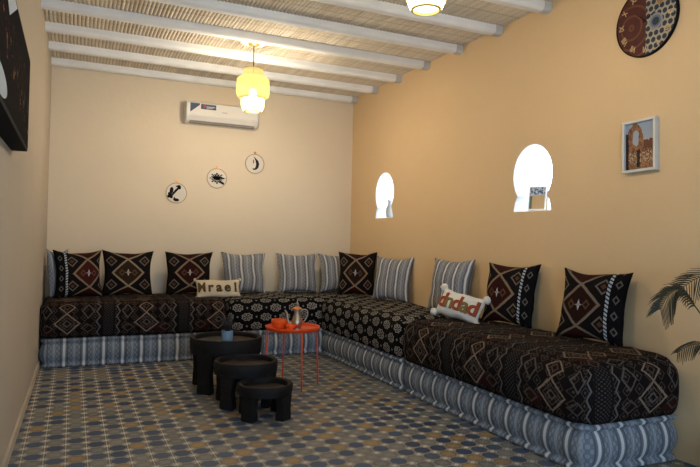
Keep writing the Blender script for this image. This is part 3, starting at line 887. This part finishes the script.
m2.append([(.05, .0), (.125, .006), (.05, .018)]); m2.append([(.02, -.05), (.09, -.085), (.10, -.055), (.04, -.03)])
m3 = [[(-.02, .105), (.012, .075), (.045, .045), (.062, .0), (.050, -.05), (.02, -.08), (-.02, -.085), (-.035, -.065), (.0, -.062), (.012, -.04), (.018, 0), (.008, .045)],
      ell(-.02, .03, .006, .03)]
hoop('lowest of three black on white embroidery hoops, tall black figure motif, left', 1.222, 1.99, m1)
hoop('middle of three embroidery hoops, rayed black eye motif', 1.744, 2.215, m2)
hoop('highest of three embroidery hoops, black crescent motif, right', 2.258, 2.447, m3)

# ------------------------------------------------------------------ right wall: clock, picture, card
r = thing('wall_clock', 'round wall clock, half dark red leather and half mosaic, roman numerals', 'clock', (XR, 3.117, 3.04), -90)
R = .252; n = 64
b = B(); b.prism([(math.cos(2 * PI * i / n) * R, math.sin(2 * PI * i / n) * R) for i in range(n)], -.022, -.001, 'y'); dial = b.build('dial', 'clock', r)
b = B(); b.lathe([(R - .006, .001), (R + .006, .001), (R + .005, .024), (R - .004, .024)], 64, closed=True)
o = b.build('rim', 'black', r)
for v in o.data.vertices: v.co = Vector((v.co.x, -v.co.z, v.co.y))
for i, t in enumerate(['XII', 'I', 'II', 'III', 'IIII', 'V', 'VI', 'VII', 'VIII', 'IX', 'X', 'XI']):
    a = i * PI / 6; vs, fs = text_mesh(t, .058, .0006); rot = Matrix.Rotation(-a, 3, 'Z')
    out = []
    for v in vs:
        w = rot @ Vector((v.x * .75, v.y, 0)) + Vector((math.sin(a), math.cos(a), 0)) * .205
        out.append((w.x, -.0225 - v.z - .001, w.y))
    obj('numeral', out, fs, 'gold', dial)
for nm, a, l in (('hour_hand', math.radians(-50), .10), ('minute_hand', math.radians(62), .15)):
    b = B(); s_, c_ = math.sin(a), math.cos(a)
    b.prism([(-.004 * c_ - .02 * s_, .004 * s_ - .02 * c_), (.004 * c_ - .02 * s_, -.004 * s_ - .02 * c_), (l * s_ + .001, l * c_), (l * s_ - .001, l * c_)], -.027, -.025, 'y'); b.build(nm, 'black', r)

r = thing('framed_picture', 'small pale framed picture of a brown ruined gateway on the right wall', 'picture', (XR, 3.145, 1.955), -90, roll=-1.0)
fw, fh, fd, bw_ = .142, .378, .040, .020
b = B(); b.box(-fw, fw, -fd, 0, 0, bw_); b.box(-fw, fw, -fd, 0, fh - bw_, fh); b.box(-fw, -fw + bw_, -fd, 0, bw_, fh - bw_); b.box(fw - bw_, fw, -fd, 0, bw_, fh - bw_)
b.build('frame', 'frame', r, bevel=.003)
obj('print', [(-fw + bw_, -.022, bw_), (fw - bw_, -.022, bw_), (fw - bw_, -.022, fh - bw_), (-fw + bw_, -.022, fh - bw_)], [(0, 1, 2, 3)], 'ruin', r, uv=[(0, 0), (1, 0), (1, 1), (0, 1)])
b = B(); b.box(-fw + .004, fw - .004, -.018, -.004, .004, fh - .004); b.build('backing', 'black', r)

def card(label, y, x, zc, rz, w, h, tilt):
    r = thing('picture_card', label, 'picture card', (x, y, zc), rz, tilt=tilt)
    b = B(); b.box(-w / 2, w / 2, -.004, .004, 0, h); b.build('mount', 'niche', r)
    b = B(); b.box(-w / 2 + .004, w / 2 + .010, .004, .034, 0, h * .8); b.build('stand', 'hoopwood', r)
    e = .012
    obj('print', [(-w / 2 + e, -.0048, e), (w / 2 - e, -.0048, e), (w / 2 - e, -.0048, h - e), (-w / 2 + e, -.0048, h - e)], [(0, 1, 2, 3)], 'card', r, uv=[(0, 0), (1, 0), (1, 1), (0, 1)])
NB = .325 * .96
card('small picture card of an ochre building standing in the nearer keyhole opening', 4.365, XR + .11, 2.040 - NB + .002, -66, .17, .225, -8)
r = thing('vase', 'pale vase standing in the farther keyhole opening', 'vase', (XR + .12, 7.20, 2.055 - NB + .002))
gm = M('pale grey ceramic', .6, .3); gm.base((.42, .40, .37)); MAT['glass'] = gm.m
b = B(); b.lathe([(0, 0), (.045, 0), (.05, .01), (.058, .06), (.052, .12), (.030, .17), (.028, .20), (.036, .23), (.030, .23), (.023, .20), (.024, .17), (.046, .12), (.052, .06), (.044, .014), (0, .014)], 24)
b.build('vessel', 'glass', r, smooth=True)

# ------------------------------------------------------------------ dark panel on the left wall
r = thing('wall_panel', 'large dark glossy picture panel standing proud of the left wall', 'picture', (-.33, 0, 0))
y0, y1, zb, zt = 1.75, 4.10, 1.89, 2.44
xf = .078
def panel_outline(ch): return [(y0 + ch, zb), (y1 - ch, zb), (y1 - ch * .3, zb + ch * .5), (y1, zb + ch * 1.4), (y1, zt - ch * 1.6), (y1 - ch * .6, zt), (y0 + ch, zt), (y0, zt - ch), (y0, zb + ch)]
b = B(); b.prism(panel_outline(.035), -.02, xf, 'x'); b.build('frame', 'black', r, bevel=.006)
L_ = [(xf + .0015, y0 + .03, zb + .02), (xf + .0015, y1 - .03, zb + .02), (xf + .0015, y1 - .03, zt - .02), (xf + .0015, y0 + .03, zt - .02)]
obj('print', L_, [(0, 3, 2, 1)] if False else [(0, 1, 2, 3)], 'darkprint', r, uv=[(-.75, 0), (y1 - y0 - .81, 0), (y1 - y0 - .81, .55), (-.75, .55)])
for c in r.children: c.name = c.name

# ------------------------------------------------------------------ palm
r = thing('potted_palm', 'potted palm with dark drooping fronds beyond the near end of the bench', 'plant', (3.52, 2.20, 0))
O = Vector((3.52, 2.20, 0))
b = B(); b.lathe([(0, 0), (.11, 0), (.115, .01), (.15, .24), (.165, .24), (.165, .28), (.145, .28), (.14, .25), (0, .25)], 32); b.build('pot', 'terracotta', r)
def frond(P, nl, ll, droop, side=(1, -1), start=.45, seed=0):
    random.seed(seed)
    pts = [p - O for p in spline(P, 10)]
    b = B(); b.tube(pts, [.006 - .0045 * i / (len(pts) - 1) for i in range(len(pts))], 6); st = b.build('frond_stem', 'palmstem', r, smooth=True)
    b = B(); n = len(pts)
    for k in range(nl):
        f = start + (1 - start) * k / nl; i = min(n - 2, int(f * (n - 1))); fr = f * (n - 1) - i
        p = pts[i].lerp(pts[i + 1], fr); t = (pts[i + 1] - pts[i]).normalized()
        nrm = Vector((0, 0, 1)); sd = t.cross(nrm)
        if sd.length < .1: sd = Vector((0, 1, 0))
        sd.normalize(); upv = sd.cross(t).normalized()
        l = ll * (.55 + .45 * math.sin(PI * min(1, (f - start) / (1 - start) * .9 + .12))) * random.uniform(.85, 1.1)
        for s_ in side:
            d = (t * .80 + sd * s_ * .45 + upv * (.55 * s_ + .1)).normalized()
            q = [p + d * l * u + Vector((0, 0, -droop * l * u * u)) for u in (0, .3, .65, 1)]
            w = [.0022, .0054, .0040, .0005]; wv = d.cross(Vector((.4, -.8, .3))).normalized()
            vs = []
            for c, ww in zip(q, w): vs += [c - wv * ww, c + wv * ww]
            nn = d.cross(wv).normalized() * .0012
            b.add([v + nn for v in vs] + [v - nn for v in vs], [(a, a + 1, a + 3, a + 2) for a in (0, 2, 4)] + [(a + 8, a + 10, a + 11, a + 9) for a in (0, 2, 4)] + [(a, a + 2, a + 10, a + 8) for a in (0, 2, 4)] + [(a + 1, a + 9, a + 11, a + 3) for a in (0, 2, 4)])
    b.build('leaflets', 'palmleaf', st)
frond([(3.52, 2.20, .25), (3.52, 2.36, .70), (3.47, 2.44, .94), (3.385, 2.48, 1.08), (3.30, 2.50, 1.165), (3.20, 2.50, 1.135), (3.125, 2.5, 1.05)], 26, .135, .55, start=.48, seed=4)
frond([(3.52, 2.20, .25), (3.55, 2.30, .8), (3.62, 2.38, 1.15), (3.56, 2.45, 1.26), (3.44, 2.5, 1.23), (3.30, 2.5, 1.165)], 17, .145, .35, start=.5, seed=6)
frond([(3.52, 2.20, .25), (3.50, 2.30, .55), (3.52, 2.36, .78), (3.44, 2.44, .84), (3.35, 2.47, .835), (3.275, 2.5, .79)], 17, .08, .6, start=.45, seed=8)
frond([(3.52, 2.20, .25), (3.50, 2.05, .8), (3.56, 1.85, 1.2), (3.52, 1.7, 1.35), (3.40, 1.55, 1.28)], 24, .2, .5, start=.45, seed=9)

# ------------------------------------------------------------------ light and camera
w = bpy.data.worlds.new('sky'); bpy.context.scene.world = w; w.use_nodes = True
bg = w.node_tree.nodes['Background']; bg.inputs[0].default_value = (.52, .73, 1.0, 1); bg.inputs[1].default_value = 5.6
def portal(x0, x1, y0, y1, z0, z1, rot):
    l = bpy.data.lights.new('portal', 'AREA'); l.shape = 'RECTANGLE'; l.size = x1 if False else 1; l.cycles.is_portal = True
    return l
l = bpy.data.lights.new('window_portal', 'AREA'); l.shape = 'RECTANGLE'; l.size = WX1 - WX0; l.size_y = WZ1 - WZ0; l.cycles.is_portal = True
o = bpy.data.objects.new('window_portal', l); C.objects.link(o); o.location = ((WX0 + WX1) / 2, Y0 - .07, (WZ0 + WZ1) / 2); o.rotation_euler = (math.radians(90), 0, 0)
for k, (cy, cz) in enumerate(NICHE):
    l = bpy.data.lights.new('keyhole_portal', 'AREA'); l.shape = 'RECTANGLE'; l.size = .6; l.size_y = .62; l.cycles.is_portal = True
    o = bpy.data.objects.new('keyhole_portal', l); C.objects.link(o); o.location = (XR + .33, cy, cz - .02); o.rotation_euler = (math.radians(90), 0, math.radians(90))

cam = bpy.data.cameras.new('camera'); co = bpy.data.objects.new('camera', cam); C.objects.link(co)
cam.sensor_width = 36; cam.lens = 612.2 / 700 * 36; cam.clip_start = .02
rt, up, fwd = Vector((.91017189, -.41361101, .02265105)), Vector((-.02661893, -.00383196, .99963831)), Vector((.41337461, .91044563, .01449762))
co.matrix_world = Matrix(((rt.x, up.x, -fwd.x, 0), (rt.y, up.y, -fwd.y, 0), (rt.z, up.z, -fwd.z, 1.4), (0, 0, 0, 1)))
bpy.context.scene.camera = co
vs_ = bpy.context.scene.view_settings
vs_.view_transform = 'Standard'; vs_.look = 'None'; vs_.gamma = 1; vs_.exposure = 0.66; vs_.use_curve_mapping = False
